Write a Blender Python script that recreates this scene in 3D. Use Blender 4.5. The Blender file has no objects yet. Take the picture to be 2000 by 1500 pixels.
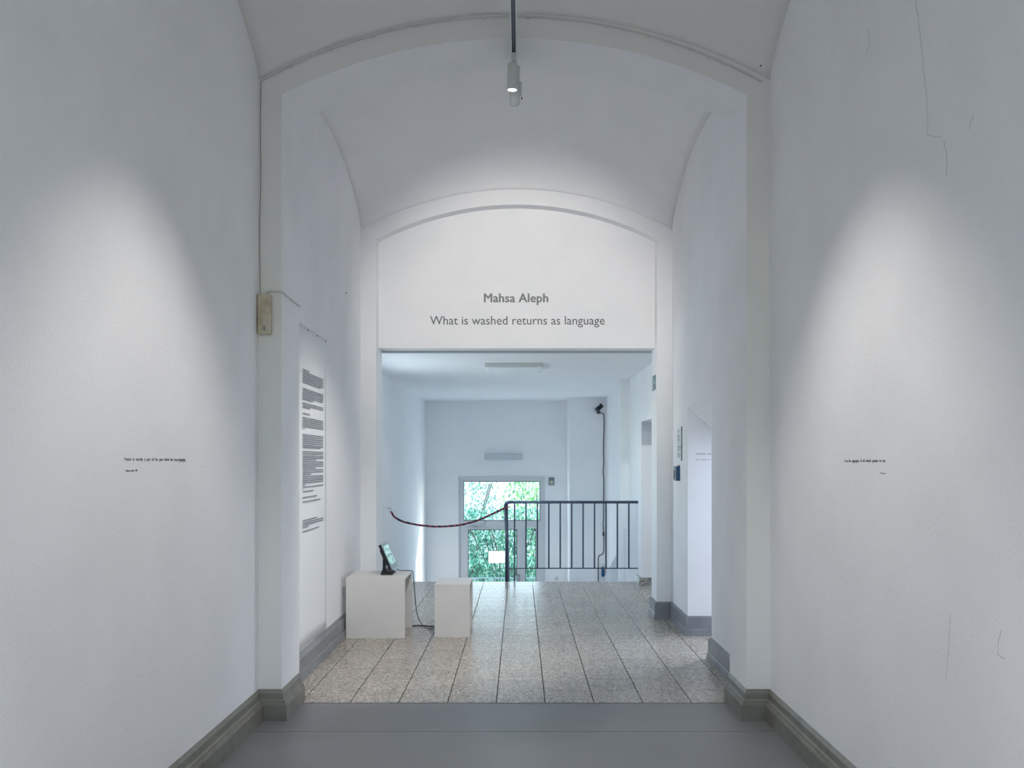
import bpy, bmesh, math, random
from mathutils import Vector, Matrix
random.seed(7)
C = bpy.context.scene.collection
SC = bpy.context.scene
PI = math.pi

# ------------------------------------------------------------------ camera, world, light, exposure
H0 = 1.47
F = 1705.0
VX, VY = 1015.0, 904.0
cam = bpy.data.cameras.new('camera'); camo = bpy.data.objects.new('camera', cam); C.objects.link(camo)
camo.location = (0, 0, H0); camo.rotation_euler = (PI/2, 0, 0)
cam.sensor_width = 36; cam.sensor_fit = 'HORIZONTAL'; cam.lens = F/2000*36
cam.shift_x = -(VX-1000)/2000; cam.shift_y = (VY-750)/2000
cam.clip_start = .05
SC.camera = camo

w = bpy.data.worlds.new('sky'); SC.world = w; w.use_nodes = True
nt = w.node_tree; bgn = nt.nodes['Background']
sky = nt.nodes.new('ShaderNodeTexSky'); sky.sky_type = 'NISHITA'; sky.sun_disc = False
sky.sun_elevation = math.radians(32); sky.sun_rotation = math.radians(57); sky.altitude = 100
nt.links.new(sky.outputs[0], bgn.inputs[0]); bgn.inputs[1].default_value = 1.0

def light(name, kind, loc, target, power, color, **kw):
    l = bpy.data.lights.new(name, kind); l.energy = power; l.color = color
    for k, v in kw.items(): setattr(l, k, v)
    o = bpy.data.objects.new(name, l); C.objects.link(o); o.location = loc
    d = Vector(target)-Vector(loc); o.rotation_euler = d.to_track_quat('-Z', 'Y').to_euler()
    return o
SUNDIR = Vector((-.66, -.56, -.42))
light('sun_light', 'SUN', (6, 22, 8), Vector((6, 22, 8))+SUNDIR, 6.5, (1, .95, .88), angle=.05)
WARM = (1.0, .94, .87); COOL = (.84, .92, 1.0)
# the gallery's track spots, and two unseen rear ones added as fill
SPOTS = dict(
    left=((-.034, 3.35, 3.70), (-1.497, 3.45, -.3), 110, 69, .7),
    right=((-.034, 3.50, 3.70), (1.436, 3.60, -.3), 110, 69, .7),
    text=((-.034, 5.34, 3.60), (0.0, 8.35, 2.72), 152, 68, .7),
    rear_left=((-.034, .60, 3.70), (-1.497, .50, .7), 150, 74, .8),
    rear_right=((-.034, .80, 3.70), (1.436, .70, .7), 150, 74, .8),
    floor=((-.045, 5.13, 3.60), (-1.0, 6.9, .3), 205, 60, .8))
for k, (a, b, p, s, bl) in SPOTS.items():
    light('spot_light_'+k, 'SPOT', a, b, p, WARM, spot_size=math.radians(s), spot_blend=bl, shadow_soft_size=.03)
# area lamps: light of the openings, and added unseen fill where marked
light('rear_fill_light', 'AREA', (0, -3.15, 2.0), (0, 5, 1.9), 17, (1.0, .98, .95), shape='RECTANGLE', size=2.2, size_y=2.4)  # unseen lamp added as soft fill from behind the camera
light('corridor_fill_light', 'AREA', (3.45, 9.95, 1.5), (0, 9.95, 1.4), 10, COOL, shape='RECTANGLE', size=1.0, size_y=1.6)  # added fill from the corridor side; no window is built there
light('side_room_light', 'AREA', (3.7, 7.15, 1.6), (1.6, 7.0, 1.7), 4, (.90, .93, 1.0), shape='RECTANGLE', size=1.0, size_y=1.6)
light('bay_fill_light', 'AREA', (3.4, 8.0, 1.6), (-1.5, 6.2, 1.9), 52, (.80, .89, 1.0), shape='RECTANGLE', size=.7, size_y=1.6)  # added out of sight to brighten and cool the bay
light('stairwell_fill_light', 'AREA', (.7, 12.4, -2.9), (.55, 12.3, 2), 18, (.80, .90, 1.0), shape='RECTANGLE', size=1.3, size_y=2.4)  # unseen upward lamp added to even out the lobby's ceiling and walls
light('door_daylight', 'AREA', (-.32, 16.05, -.2), (-.32, 8, .9), 42, (.74, .88, 1.0), shape='RECTANGLE', size=1.3, size_y=2.7)
light('lobby_window_light', 'AREA', (-2.05, 9.6, 1.65), (1.4, 9.8, 1.6), 30, COOL, shape='RECTANGLE', size=1.6, size_y=1.3)
vs = SC.view_settings; vs.view_transform = 'Standard'; vs.look = 'None'; vs.gamma = 1; vs.use_curve_mapping = False
vs.exposure = 0.17
SC.cycles.max_bounces = 12; SC.cycles.diffuse_bounces = 8; SC.cycles.caustics_reflective = False
SC.cycles.sample_clamp_indirect = 6

# ------------------------------------------------------------------ materials
def P(px, py, y): return Vector(((px-VX)/F*y, y, H0+(VY-py)/F*y))
def srgb(r, g, b):
    f = lambda c: (c/255/12.92) if c/255 <= .04045 else ((c/255+.055)/1.055)**2.4
    return (f(r), f(g), f(b), 1)
def mat(name, col, rough=.6, metal=0, spec=.5, emit=None, es=0, var=None, bump=0, bscale=60, varscale=3):
    m = bpy.data.materials.new(name); m.use_nodes = True; t = m.node_tree; b = t.nodes['Principled BSDF']
    b.inputs['Base Color'].default_value = col; b.inputs['Roughness'].default_value = rough
    b.inputs['Metallic'].default_value = metal; b.inputs['Specular IOR Level'].default_value = spec
    if emit: b.inputs['Emission Color'].default_value = emit; b.inputs['Emission Strength'].default_value = es
    g = t.nodes.new('ShaderNodeNewGeometry')
    if var:
        n = t.nodes.new('ShaderNodeTexNoise'); n.inputs['Scale'].default_value = varscale; n.inputs['Detail'].default_value = 5
        r = t.nodes.new('ShaderNodeMix'); r.data_type = 'RGBA'
        r.inputs[6].default_value = col; r.inputs[7].default_value = var
        cr = t.nodes.new('ShaderNodeMapRange'); cr.inputs[1].default_value = .42; cr.inputs[2].default_value = .72
        t.links.new(g.outputs['Position'], n.inputs['Vector']); t.links.new(n.outputs[0], cr.inputs[0])
        t.links.new(cr.outputs[0], r.inputs[0]); t.links.new(r.outputs[2], b.inputs['Base Color'])
    if bump:
        n2 = t.nodes.new('ShaderNodeTexNoise'); n2.inputs['Scale'].default_value = bscale; n2.inputs['Detail'].default_value = 4
        bp = t.nodes.new('ShaderNodeBump'); bp.inputs['Strength'].default_value = bump; bp.inputs['Distance'].default_value = .01
        t.links.new(g.outputs['Position'], n2.inputs['Vector']); t.links.new(n2.outputs[0], bp.inputs['Height'])
        t.links.new(bp.outputs[0], b.inputs['Normal'])
    return m
M = {}
M['plaster'] = mat('white_plaster', srgb(243, 244, 247), .9, spec=.15, var=srgb(238, 239, 242), bump=.22, bscale=75, varscale=2.2)
M['plaster_hall_dim'] = mat('white_hall_plaster_dimmed', srgb(233, 233, 231), .9, spec=.15, var=srgb(231, 231, 229), bump=.22, bscale=75)  # greyer tone stands in for the hall's weaker, neutral light
M['plaster_smooth'] = mat('smooth_white_wall_paint', srgb(242, 243, 246), .85, spec=.2, var=srgb(238, 240, 243), bump=.08, bscale=60)
M['base_grey'] = mat('olive_grey_enamel', srgb(126, 125, 117), .38, var=srgb(106, 104, 96), bump=.25, bscale=22, varscale=9)
M['base_blue'] = mat('blue_grey_enamel', srgb(136, 139, 144), .35, var=srgb(120, 122, 128), bump=.2, bscale=16, varscale=7)
M['lino'] = mat('grey_linoleum', srgb(124, 125, 127), .38, var=srgb(115, 115, 116), bump=.06, bscale=120, varscale=1.6)
M['grout'] = mat('dark_grout', srgb(52, 46, 42), .9)
M['white'] = mat('white_lacquer_board', srgb(222, 221, 219), .45, var=srgb(216, 215, 214))
M['white_metal'] = mat('white_powder_coat', srgb(206, 210, 208), .4)
M['frame_white'] = mat('white_window_enamel', srgb(214, 217, 222), .4, bump=.05)
M['seal'] = mat('dark_rubber_seal', srgb(84, 90, 98), .6)
M['black'] = mat('black_plastic', srgb(22, 24, 28), .4)
M['bezel'] = mat('dark_grey_bezel', srgb(52, 58, 60), .25)
M['cable'] = mat('dark_cable', srgb(40, 44, 52), .5)
M['navy'] = mat('navy_steel_enamel', srgb(54, 66, 90), .32, spec=.6)
M['beige'] = mat('yellowed_beige_plastic', srgb(206, 198, 178), .4, var=srgb(176, 160, 132), varscale=14)
M['blue'] = mat('deep_blue_plastic', srgb(18, 78, 126), .4)
M['grey_plastic'] = mat('mid_grey_plastic', srgb(124, 138, 148), .4)
M['paint_cable'] = mat('overpainted_cable', srgb(210, 211, 209), .7)
M['rail_dark'] = mat('track_slot_dark', srgb(112, 122, 142), .5, metal=.2)
M['rail'] = mat('track_aluminium', srgb(218, 222, 226), .35)
M['copper'] = mat('track_copper', srgb(64, 54, 48), .5, metal=.5)
M['ink_bold'] = mat('grey_vinyl_letter', srgb(128, 132, 136), .6)
M['ink'] = mat('dark_grey_vinyl_letter', srgb(96, 99, 104), .6)
M['ink_small'] = mat('typewriter_ink', srgb(112, 114, 120), .7)
M['ink_text'] = mat('printed_text', srgb(112, 118, 126), .7)
M['paper'] = mat('white_paper_sheet', srgb(238, 240, 243), .75)
M['bright_paper'] = mat('bright_white_paper', srgb(240, 242, 242), .8)
M['chrome'] = mat('brushed_metal', srgb(190, 195, 200), .25, metal=1)
M['pin'] = mat('dark_pin', srgb(48, 50, 56), .5)
M['crack'] = mat('plaster_crack', srgb(196, 199, 204), .9)
M['diffuser'] = mat('opal_diffuser', srgb(232, 236, 240), .7)
M['opal_dull'] = mat('dull_opal_cover', srgb(196, 204, 212), .35)
M['red'] = mat('rope_red_yarn', srgb(168, 52, 72), .8)
M['dark_yarn'] = mat('rope_dark_yarn', srgb(34, 30, 46), .8)
M['pale_yarn'] = mat('rope_pale_yarn', srgb(190, 130, 140), .8)
M['exit_green'] = mat('sign_green', srgb(104, 128, 132), .4)
M['exit_pale'] = mat('sign_pale_figure', srgb(190, 214, 214), .4)
M['lamp_on'] = mat('lamp_glow', (1, 1, 1, 1), emit=(1, .98, .95, 1), es=22)
M['ground'] = mat('pale_gravel', srgb(214, 212, 204), .95, var=srgb(190, 190, 180), varscale=6)
M['render_white'] = mat('white_render', srgb(238, 238, 234), .9)
M['bark'] = mat('bark', srgb(110, 96, 84), .9)
M['grey_panel'] = mat('grey_painted_panel', srgb(190, 196, 203), .8)

def terrazzo(name, scale, pal, rough):
    m = bpy.data.materials.new(name); m.use_nodes = True; t = m.node_tree; b = t.nodes['Principled BSDF']
    g = t.nodes.new('ShaderNodeNewGeometry')
    v = t.nodes.new('ShaderNodeTexVoronoi'); v.inputs['Scale'].default_value = scale
    t.links.new(g.outputs['Position'], v.inputs['Vector'])
    s = t.nodes.new('ShaderNodeSeparateColor'); t.links.new(v.outputs['Color'], s.inputs[0])
    r = t.nodes.new('ShaderNodeValToRGB'); r.color_ramp.interpolation = 'CONSTANT'
    e = r.color_ramp.elements; e[0].position = 0; e[0].color = pal[0][1]; e[1].position = pal[1][0]; e[1].color = pal[1][1]
    for p_, c_ in pal[2:]:
        q = e.new(p_); q.color = c_
    t.links.new(s.outputs[0], r.inputs[0])
    # cement between the chips
    mr = t.nodes.new('ShaderNodeMapRange'); mr.inputs[1].default_value = .40; mr.inputs[2].default_value = .62
    t.links.new(v.outputs['Distance'], mr.inputs[0])
    mx = t.nodes.new('ShaderNodeMix'); mx.data_type = 'RGBA'; mx.inputs[7].default_value = srgb(166, 160, 152)
    t.links.new(mr.outputs[0], mx.inputs[0]); t.links.new(r.outputs[0], mx.inputs[6])
    # each tile slightly its own tone
    oi = t.nodes.new('ShaderNodeObjectInfo'); m2 = t.nodes.new('ShaderNodeMapRange')
    m2.inputs[3].default_value = .93; m2.inputs[4].default_value = 1.05
    t.links.new(oi.outputs['Random'], m2.inputs[0])
    hs = t.nodes.new('ShaderNodeHueSaturation'); t.links.new(m2.outputs[0], hs.inputs['Value'])
    t.links.new(mx.outputs[2], hs.inputs['Color']); t.links.new(hs.outputs[0], b.inputs['Base Color'])
    n = t.nodes.new('ShaderNodeTexNoise'); n.inputs['Scale'].default_value = 35
    t.links.new(g.outputs['Position'], n.inputs['Vector'])
    m3 = t.nodes.new('ShaderNodeMapRange'); m3.inputs[3].default_value = rough-.07; m3.inputs[4].default_value = rough+.1
    t.links.new(n.outputs[0], m3.inputs[0]); t.links.new(m3.outputs[0], b.inputs['Roughness'])
    bp = t.nodes.new('ShaderNodeBump'); bp.inputs['Strength'].default_value = .12; bp.inputs['Distance'].default_value = .004
    t.links.new(n.outputs[0], bp.inputs['Height']); t.links.new(bp.outputs[0], b.inputs['Normal'])
    return m
M['terrazzo'] = terrazzo('terrazzo', 84, [(0, srgb(66, 64, 64)), (.08, srgb(132, 122, 112)), (.24, srgb(178, 166, 152)),
    (.50, srgb(194, 184, 171)), (.76, srgb(232, 225, 214)), (.88, srgb(118, 112, 108))], .26)
M['terrazzo_dark'] = terrazzo('dark_terrazzo', 75, [(0, srgb(40, 46, 52)), (.25, srgb(112, 120, 128)), (.5, srgb(150, 158, 164)), (.8, srgb(196, 202, 206))], .3)

def glass(name):
    m = bpy.data.materials.new(name); m.use_nodes = True; t = m.node_tree; t.nodes.clear()
    o = t.nodes.new('ShaderNodeOutputMaterial'); tr = t.nodes.new('ShaderNodeBsdfTransparent'); gl = t.nodes.new('ShaderNodeBsdfGlossy')
    gl.inputs['Roughness'].default_value = .01; tr.inputs[0].default_value = (.93, .97, .96, 1)
    mx = t.nodes.new('ShaderNodeMixShader'); mx.inputs[0].default_value = .06
    t.links.new(tr.outputs[0], mx.inputs[1]); t.links.new(gl.outputs[0], mx.inputs[2])
    t.links.new(mx.outputs[0], o.inputs[0]); return m
M['glass'] = glass('clear_window_glass')

def leafmat(name, cols, trans=.45):
    m = bpy.data.materials.new(name); m.use_nodes = True; t = m.node_tree; t.nodes.clear()
    o = t.nodes.new('ShaderNodeOutputMaterial'); d = t.nodes.new('ShaderNodeBsdfDiffuse'); tl = t.nodes.new('ShaderNodeBsdfTranslucent')
    gl = t.nodes.new('ShaderNodeBsdfGlossy'); gl.inputs['Roughness'].default_value = .35
    g = t.nodes.new('ShaderNodeNewGeometry'); r = t.nodes.new('ShaderNodeValToRGB')
    e = r.color_ramp.elements; e[0].color = cols[0]; e[1].color = cols[2]; q = e.new(.55); q.color = cols[1]
    t.links.new(g.outputs['Random Per Island'], r.inputs[0])
    for n in (d, tl): t.links.new(r.outputs[0], n.inputs[0])
    a = t.nodes.new('ShaderNodeMixShader'); a.inputs[0].default_value = trans
    b = t.nodes.new('ShaderNodeMixShader'); b.inputs[0].default_value = .08
    t.links.new(d.outputs[0], a.inputs[1]); t.links.new(tl.outputs[0], a.inputs[2])
    t.links.new(a.outputs[0], b.inputs[1]); t.links.new(gl.outputs[0], b.inputs[2]); t.links.new(b.outputs[0], o.inputs[0]); return m
M['leaf_teal'] = leafmat('teal_green_leaf', (srgb(22, 92, 72), srgb(74, 156, 126), srgb(172, 226, 200)))
M['thin_paper'] = leafmat('backlit_thin_paper', (srgb(250, 250, 250),)*3, .85)
M['leaf_lime'] = leafmat('lime_green_leaf', (srgb(60, 140, 80), srgb(110, 184, 88), srgb(176, 222, 130)))

def screenmat():
    m = bpy.data.materials.new('screen_picture'); m.use_nodes = True; t = m.node_tree; b = t.nodes['Principled BSDF']
    tc = t.nodes.new('ShaderNodeTexCoord'); v = t.nodes.new('ShaderNodeTexNoise'); v.inputs['Scale'].default_value = 26; v.inputs['Detail'].default_value = 6
    t.links.new(tc.outputs['Object'], v.inputs['Vector'])
    r = t.nodes.new('ShaderNodeValToRGB'); e = r.color_ramp.elements
    e[0].position = .42; e[0].color = srgb(50, 110, 100); e[1].position = .64; e[1].color = srgb(206, 240, 232)
    q = e.new(.53); q.color = srgb(150, 212, 198)
    t.links.new(v.outputs[0], r.inputs[0]); t.links.new(r.outputs[0], b.inputs['Emission Color'])
    b.inputs['Base Color'].default_value = (.02, .02, .02, 1); b.inputs['Emission Strength'].default_value = .62; b.inputs['Roughness'].default_value = .2
    return m
M['screen'] = screenmat()

# ------------------------------------------------------------------ helpers
def link(name, me, m, parent=None):
    o = bpy.data.objects.new(name, me); C.objects.link(o)
    if m and not me.materials: me.materials.append(m)
    if parent:
        o.parent = parent
        o.matrix_parent_inverse = Matrix.Identity(4)
        # all meshes here are written in world coordinates: cancel the parent's place
        o.matrix_basis = parent_world(parent).inverted()
    return o
def parent_world(p):
    mtx = p.matrix_basis.copy()
    q = p.parent
    while q: mtx = q.matrix_basis @ mtx; q = q.parent
    return mtx
def obj(name, bm, m, parent=None, smooth=False):
    me = bpy.data.meshes.new(name)
    bmesh.ops.recalc_face_normals(bm, faces=bm.faces[:])
    bm.to_mesh(me); bm.free()
    if smooth:
        for p_ in me.polygons: p_.use_smooth = True
    return link(name, me, m, parent)
def tag(o, label, cat, group=None, kind=None):
    o['label'] = label; o['category'] = cat
    if group: o['group'] = group
    if kind: o['kind'] = kind
    return o
def struct(name, bm, m, parent=None, label=None):
    o = obj(name, bm, m, parent)
    if not parent: o['kind'] = 'structure'
    if label: o['label'] = label
    return o
def empty(name, loc, label=None, cat=None, group=None):
    o = bpy.data.objects.new(name, None); C.objects.link(o); o.location = loc; o.empty_display_size = .1
    if label: tag(o, label, cat, group)
    return o
def box(bm, x0, x1, y0, y1, z0, z1, bev=0):
    r = bmesh.ops.create_cube(bm, size=1)
    mt = Matrix.Translation(((x0+x1)/2, (y0+y1)/2, (z0+z1)/2)) @ Matrix.Diagonal((abs(x1-x0), abs(y1-y0), abs(z1-z0), 1))
    bmesh.ops.transform(bm, matrix=mt, verts=r['verts'])
    if bev:
        es = list({e for v in r['verts'] for e in v.link_edges})
        bmesh.ops.bevel(bm, geom=es, offset=bev, segments=2, affect='EDGES', profile=.5)
    return bm
def B(*a, bev=0): return box(bmesh.new(), *a, bev=bev)
def prism(bm, pts, d):
    """closed polygon pts (3-D, planar) pushed along d"""
    d = Vector(d); a = [bm.verts.new(p_) for p_ in pts]; b = [bm.verts.new(Vector(p_)+d) for p_ in pts]
    bm.faces.new(a); bm.faces.new(b[::-1]); n = len(a)
    for i in range(n): bm.faces.new((a[i], a[(i+1) % n], b[(i+1) % n], b[i]))
    return bm
def tube(bm, pts, r, n=8, cap=True):
    pts = [Vector(p_) for p_ in pts]; rings = []
    up = None
    for i, p_ in enumerate(pts):
        d = (pts[min(i+1, len(pts)-1)]-pts[max(i-1, 0)]).normalized()
        if up is None: up = d.orthogonal().normalized()
        up = (up-d*up.dot(d)).normalized(); s = d.cross(up)
        rr = r[i] if isinstance(r, (list, tuple)) else r
        rings.append([bm.verts.new(p_+(up*math.cos(2*PI*k/n)+s*math.sin(2*PI*k/n))*rr) for k in range(n)])
    for a, b in zip(rings, rings[1:]):
        for k in range(n): bm.faces.new((a[k], a[(k+1) % n], b[(k+1) % n], b[k]))
    if cap: bm.faces.new(rings[0][::-1]); bm.faces.new(rings[-1])
    return bm
def smoothpts(pts, k=6):
    pts = [Vector(p_) for p_ in pts]; out = []
    for i in range(len(pts)-1):
        p0, p1, p2, p3 = pts[max(i-1, 0)], pts[i], pts[i+1], pts[min(i+2, len(pts)-1)]
        for j in range(k):
            t = j/k
            out.append(.5*((2*p1)+(p2-p0)*t+(2*p0-5*p1+4*p2-p3)*t*t+(3*p1-p0-3*p2+p3)*t**3))
    out.append(pts[-1]); return out
def sweep(path, prof, bm=None):
    """prof: (out, z) from floor up, swept along a plan path; out goes to the right of the way walked"""
    bm = bm or bmesh.new(); path = [Vector((x, y)) for x, y in path]; rings = []
    for i, p_ in enumerate(path):
        ds = []
        if i > 0: ds.append((path[i]-path[i-1]).normalized())
        if i < len(path)-1: ds.append((path[i+1]-path[i]).normalized())
        ns = [Vector((d.y, -d.x)) for d in ds]
        n = sum(ns, Vector((0, 0))); n = n/max(n.length_squared, 1e-6)*(1 if len(ns) == 1 else 2)
        rings.append([bm.verts.new((p_.x+n.x*o, p_.y+n.y*o, z)) for o, z in prof])
    k = len(prof)
    for a, b in zip(rings, rings[1:]):
        for j in range(k): bm.faces.new((a[j], a[(j+1) % k], b[(j+1) % k], b[j]))
    bm.faces.new(rings[0]); bm.faces.new(rings[-1][::-1]); return bm
def arc(x0, x1, zs, rise, n=36):
    c = (x0+x1)/2; hw = (x1-x0)/2; R = (hw*hw+rise*rise)/(2*rise); a0 = math.asin(hw/R)
    return [(c+R*math.sin(-a0+2*a0*i/n), zs+rise-R+R*math.cos(-a0+2*a0*i/n)) for i in range(n+1)]
def arcz(x, x0, x1, zs, rise):
    c = (x0+x1)/2; hw = (x1-x0)/2; R = (hw*hw+rise*rise)/(2*rise); return zs+rise-R+math.sqrt(max(R*R-(x-c)**2, 0))
def arch_wall(name, y0, y1, xo0, xo1, x0, x1, zs, rise, ztop, m):
    bm = bmesh.new(); A = arc(x0, x1, zs, rise)
    box(bm, xo0, x0, y0, y1, 0, zs); box(bm, x1, xo1, y0, y1, 0, zs)
    ins = [(x0, zs)]+A[1:-1]+[(x1, zs)]
    prism(bm, [(xo0, y0, zs)]+[(x, y0, z) for x, z in ins]+[(xo1, y0, zs), (xo1, y0, ztop), (xo0, y0, ztop)], (0, y1-y0, 0))
    bmesh.ops.remove_doubles(bm, verts=bm.verts[:], dist=1e-5)
    bm.normal_update()
    for f in bm.faces:      # the near front has the hall's dimmer light in its colour, the reveal plain plaster
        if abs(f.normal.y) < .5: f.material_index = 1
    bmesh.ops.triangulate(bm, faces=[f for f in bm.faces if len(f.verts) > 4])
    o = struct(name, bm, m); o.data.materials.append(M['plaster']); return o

XL, XR = -1.497, 1.436
# ------------------------------------------------------------------ floors
FLY = 5.343
hf = B(XL-.1, XR+.1, -3.4, FLY, -.12, 0)
floor_hall = struct('floor', hf, M['lino'], label='smooth grey linoleum floor of the near hall')
for yy in (4.775, 3.9):
    obj('sheet_seam', B(XL, XR, yy-.0015, yy+.0015, -.002, .0006), M['seal'], floor_hall)
obj('threshold_strip', B(-1.33, 1.27, FLY-.004, FLY+.004, -.003, .0012), M['seal'], floor_hall)
fb = bmesh.new(); box(fb, -1.9, 1.46, FLY, 8.55, -.14, -.006); box(fb, -1.9, 1.46, 8.55, 10.80, -.14, -.006)
box(fb, 1.46, 4.1, 5.9, 10.78, -.14, -.006)
floor_tile = struct('floor', fb, M['grout'], label='terrazzo tile floor of the vestibule')
TX0, TS = -1.0425, .2997
def tile_mesh(x0, x1, y0, y1):
    bm = B(x0, x1, y0, y1, -.02, 0)
    es = [e for e in bm.edges if all(v.co.z > -.001 for v in e.verts)]
    bmesh.ops.bevel(bm, geom=es, offset=.0012, segments=1, affect='EDGES')
    me = bpy.data.meshes.new('tile'); bm.to_mesh(me); bm.free(); me.materials.append(M['terrazzo']); return me
shared = tile_mesh(.0028, TS-.0028, .002, TS-.002)
for r in range(17):
    y0 = FLY+r*.3; y1 = y0+.3
    x_lo, x_hi = (-1.366, 1.302) if r == 0 and False else (XL, XR)
    if y0 >= 8.5: x_lo, x_hi = -1.677, 1.46
    if 6.3 < y0 < 7.4: x_hi = 2.2
    if 9.3 < y0 < 10.4: x_hi = 2.2
    c0 = math.floor((x_lo-TX0)/TS+1e-6); c1 = math.ceil((x_hi-TX0)/TS-1e-6)
    for c in range(c0, c1):
        a, b = TX0+c*TS, TX0+(c+1)*TS
        if a >= x_lo-1e-6 and b <= x_hi+1e-6:
            o = bpy.data.objects.new('tile', shared); o.location = (a, y0, 0)
        else:
            a2, b2 = max(a, x_lo), min(b, x_hi)
            if b2-a2 < .012: continue
            me = tile_mesh((.002 if a2 == a else .0), b2-a2-(.002 if b2 == b else 0), .001, .299)
            o = bpy.data.objects.new('tile', me); o.location = (a2, y0, 0)
        C.objects.link(o); o.parent = floor_tile
yn = FLY+17*.3
for c in range(-3, 9):       # nosing slabs on the stair edge
    a, b = max(TX0+c*TS, -1.677), min(TX0+(c+1)*TS, 1.46)
    if b-a < .02: continue
    me = tile_mesh(.0008, b-a-.0008, .002, 10.81-yn)
    o = bpy.data.objects.new('nosing_slab', me); o.location = (a, yn, 0); C.objects.link(o); o.parent = floor_tile

# ------------------------------------------------------------------ hall and bay shell
ZT = 4.95
wl = bmesh.new(); box(wl, XL-.3, XL, -3.4, 8.35, 0, ZT)
wall_left = struct('wall_left', wl, M['plaster'], label='white plastered left wall of the vaulted hall')
wr = bmesh.new()
DY0, DY1, DH = 6.53, 7.458, 1.947
box(wr, XR, XR+.36, -3.4, DY0, 0, ZT); box(wr, XR, XR+.36, DY1, 8.35, 0, ZT)
prism(wr, [(XR, DY0, DH), (XR+.30, DY0, DH-.30), (XR+.36, DY0, DH-.30), (XR+.36, DY0, ZT), (XR, DY0, ZT)], (0, DY1-DY0, 0))
wall_right = struct('wall_right', wr, M['plaster'], label='white plastered right wall with the passage opening')
struct('wall_near_arch', bmesh.new(), None) if False else None
arch_wall('wall_near_arch', 5.01, 5.41, XL-.02, XR+.02, -1.366, 1.302, 3.583, .323, ZT, M['plaster_hall_dim'])
arch_wall('wall_far_arch', 8.22, 8.35, XL-.02, XR+.02, -1.35, 1.292, 3.577, .325, ZT, M['plaster_smooth'])
pf = bmesh.new()
box(pf, -1.35, 1.292, 8.35, 8.55, 2.567, 4.2); box(pf, -1.95, -1.35, 8.35, 8.55, 0, ZT); box(pf, 1.292, 1.9, 8.35, 8.55, 0, ZT)
box(pf, -1.35, 1.292, 8.35, 8.55, 4.2, ZT)
wall_header = struct('wall_header', pf, M['plaster_smooth'], label='white lintel wall carrying the exhibition title')
struct('trim_1', B(-1.35, 1.292, 8.55, 8.60, 2.548, 2.60), M['grey_panel'], label='grey rail along the back of the lintel')

def vault(name, y0, y1, x0=XL-.01, x1=XR+.01, zs=3.662, rise=.383, bump=.43, n=40, mth=24):
    bm = bmesh.new(); g = []
    cy, hy = (y0+y1)/2, (y1-y0)/2
    for j in range(mth+1):
        y = cy-hy*math.cos(PI*j/mth); t = (y-cy)/hy
        bz = bump*max(1-t*t, 0)**.7
        g.append([bm.verts.new((x0+(x1-x0)*i/n, y, arcz(x0+(x1-x0)*i/n, x0, x1, zs, rise)+bz)) for i in range(n+1)])
    for a, b in zip(g, g[1:]):
        for i in range(n): bm.faces.new((a[i], b[i], b[i+1], a[i+1]))
    o = obj(name, bm, M['plaster_hall_dim'] if y1 < 5.1 else M['plaster'], smooth=True)
    md = o.modifiers.new('thickness', 'SOLIDIFY'); md.thickness = .05; md.offset = 1
    # normals must look down for the outside to be thickened upwards
    o['kind'] = 'structure'; return o
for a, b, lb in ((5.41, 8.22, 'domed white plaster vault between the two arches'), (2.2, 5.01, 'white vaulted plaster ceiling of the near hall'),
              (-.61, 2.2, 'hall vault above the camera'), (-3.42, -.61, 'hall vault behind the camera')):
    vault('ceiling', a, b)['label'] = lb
struct('ceiling', B(XL-.3, XR+.36, -3.6, 8.55, ZT, ZT+.1), M['plaster'], label='flat slab over the vaults')
wb = bmesh.new()
box(wb, XL-.3, -1.15, -3.5, -3.4, 0, ZT); box(wb, 1.15, XR+.36, -3.5, -3.4, 0, ZT); box(wb, -1.15, 1.15, -3.5, -3.4, 0, .75); box(wb, -1.15, 1.15, -3.5, -3.4, 3.25, ZT)
struct('wall_rear', wb, M['plaster'])
wf = bmesh.new()
box(wf, -1.15, -1.09, -3.48, -3.42, .75, 3.25); box(wf, 1.09, 1.15, -3.48, -3.42, .75, 3.25); box(wf, -1.09, 1.09, -3.48, -3.42, .75, .81)
box(wf, -1.09, 1.09, -3.48, -3.42, 3.19, 3.25); box(wf, -.03, .03, -3.48, -3.42, .81, 3.19)
wi = struct('added_window_1', wf, M['frame_white']);  # window added as dressing for the rear fill lamp
for s in (-1, 1): obj('pane', B(min(.03*s, 1.09*s), max(.03*s, 1.09*s), -3.452, -3.448, .81, 3.19), M['glass'], wi)

# baseboards
PH = [(0, 0), (.038, 0), (.038, .088), (.032, .091), (.032, .097), (.026, .101), (.026, .109), (.014, .118), (.012, .150), (0, .172)]
bl = sweep([(XL, -3.4), (XL, 5.01), (-1.366, 5.01), (-1.366, 5.40)], PH)
struct('baseboard_left', bl, M['base_grey'], label='moulded olive grey baseboard of the left hall wall')
br = sweep([(1.302, 5.40), (1.302, 5.01), (XR, 5.01), (XR, -3.4)], PH)
struct('baseboard_right', br, M['base_grey'], label='moulded olive grey baseboard of the right hall wall')
PB = [(0, 0), (.040, 0), (.034, .062), (.028, .066), (.026, .150), (.0, .185)]
struct('baseboard_left', sweep([(-1.366, 5.41), (XL, 5.41), (XL, 8.22), (-1.35, 8.22), (-1.35, 8.55)], PB), M['base_blue'], label='blue grey baseboard below the hanging text sheet')
PB2 = [(0, 0), (.034, 0), (.028, .05), (.024, .055), (.022, .150), (.0, .162)]
struct('baseboard_right', sweep([(XR+.3, DY0), (XR, DY0), (XR, 5.41), (1.302, 5.41)], PB2), M['base_blue'], label='blue grey baseboard behind the near right pier')
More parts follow.
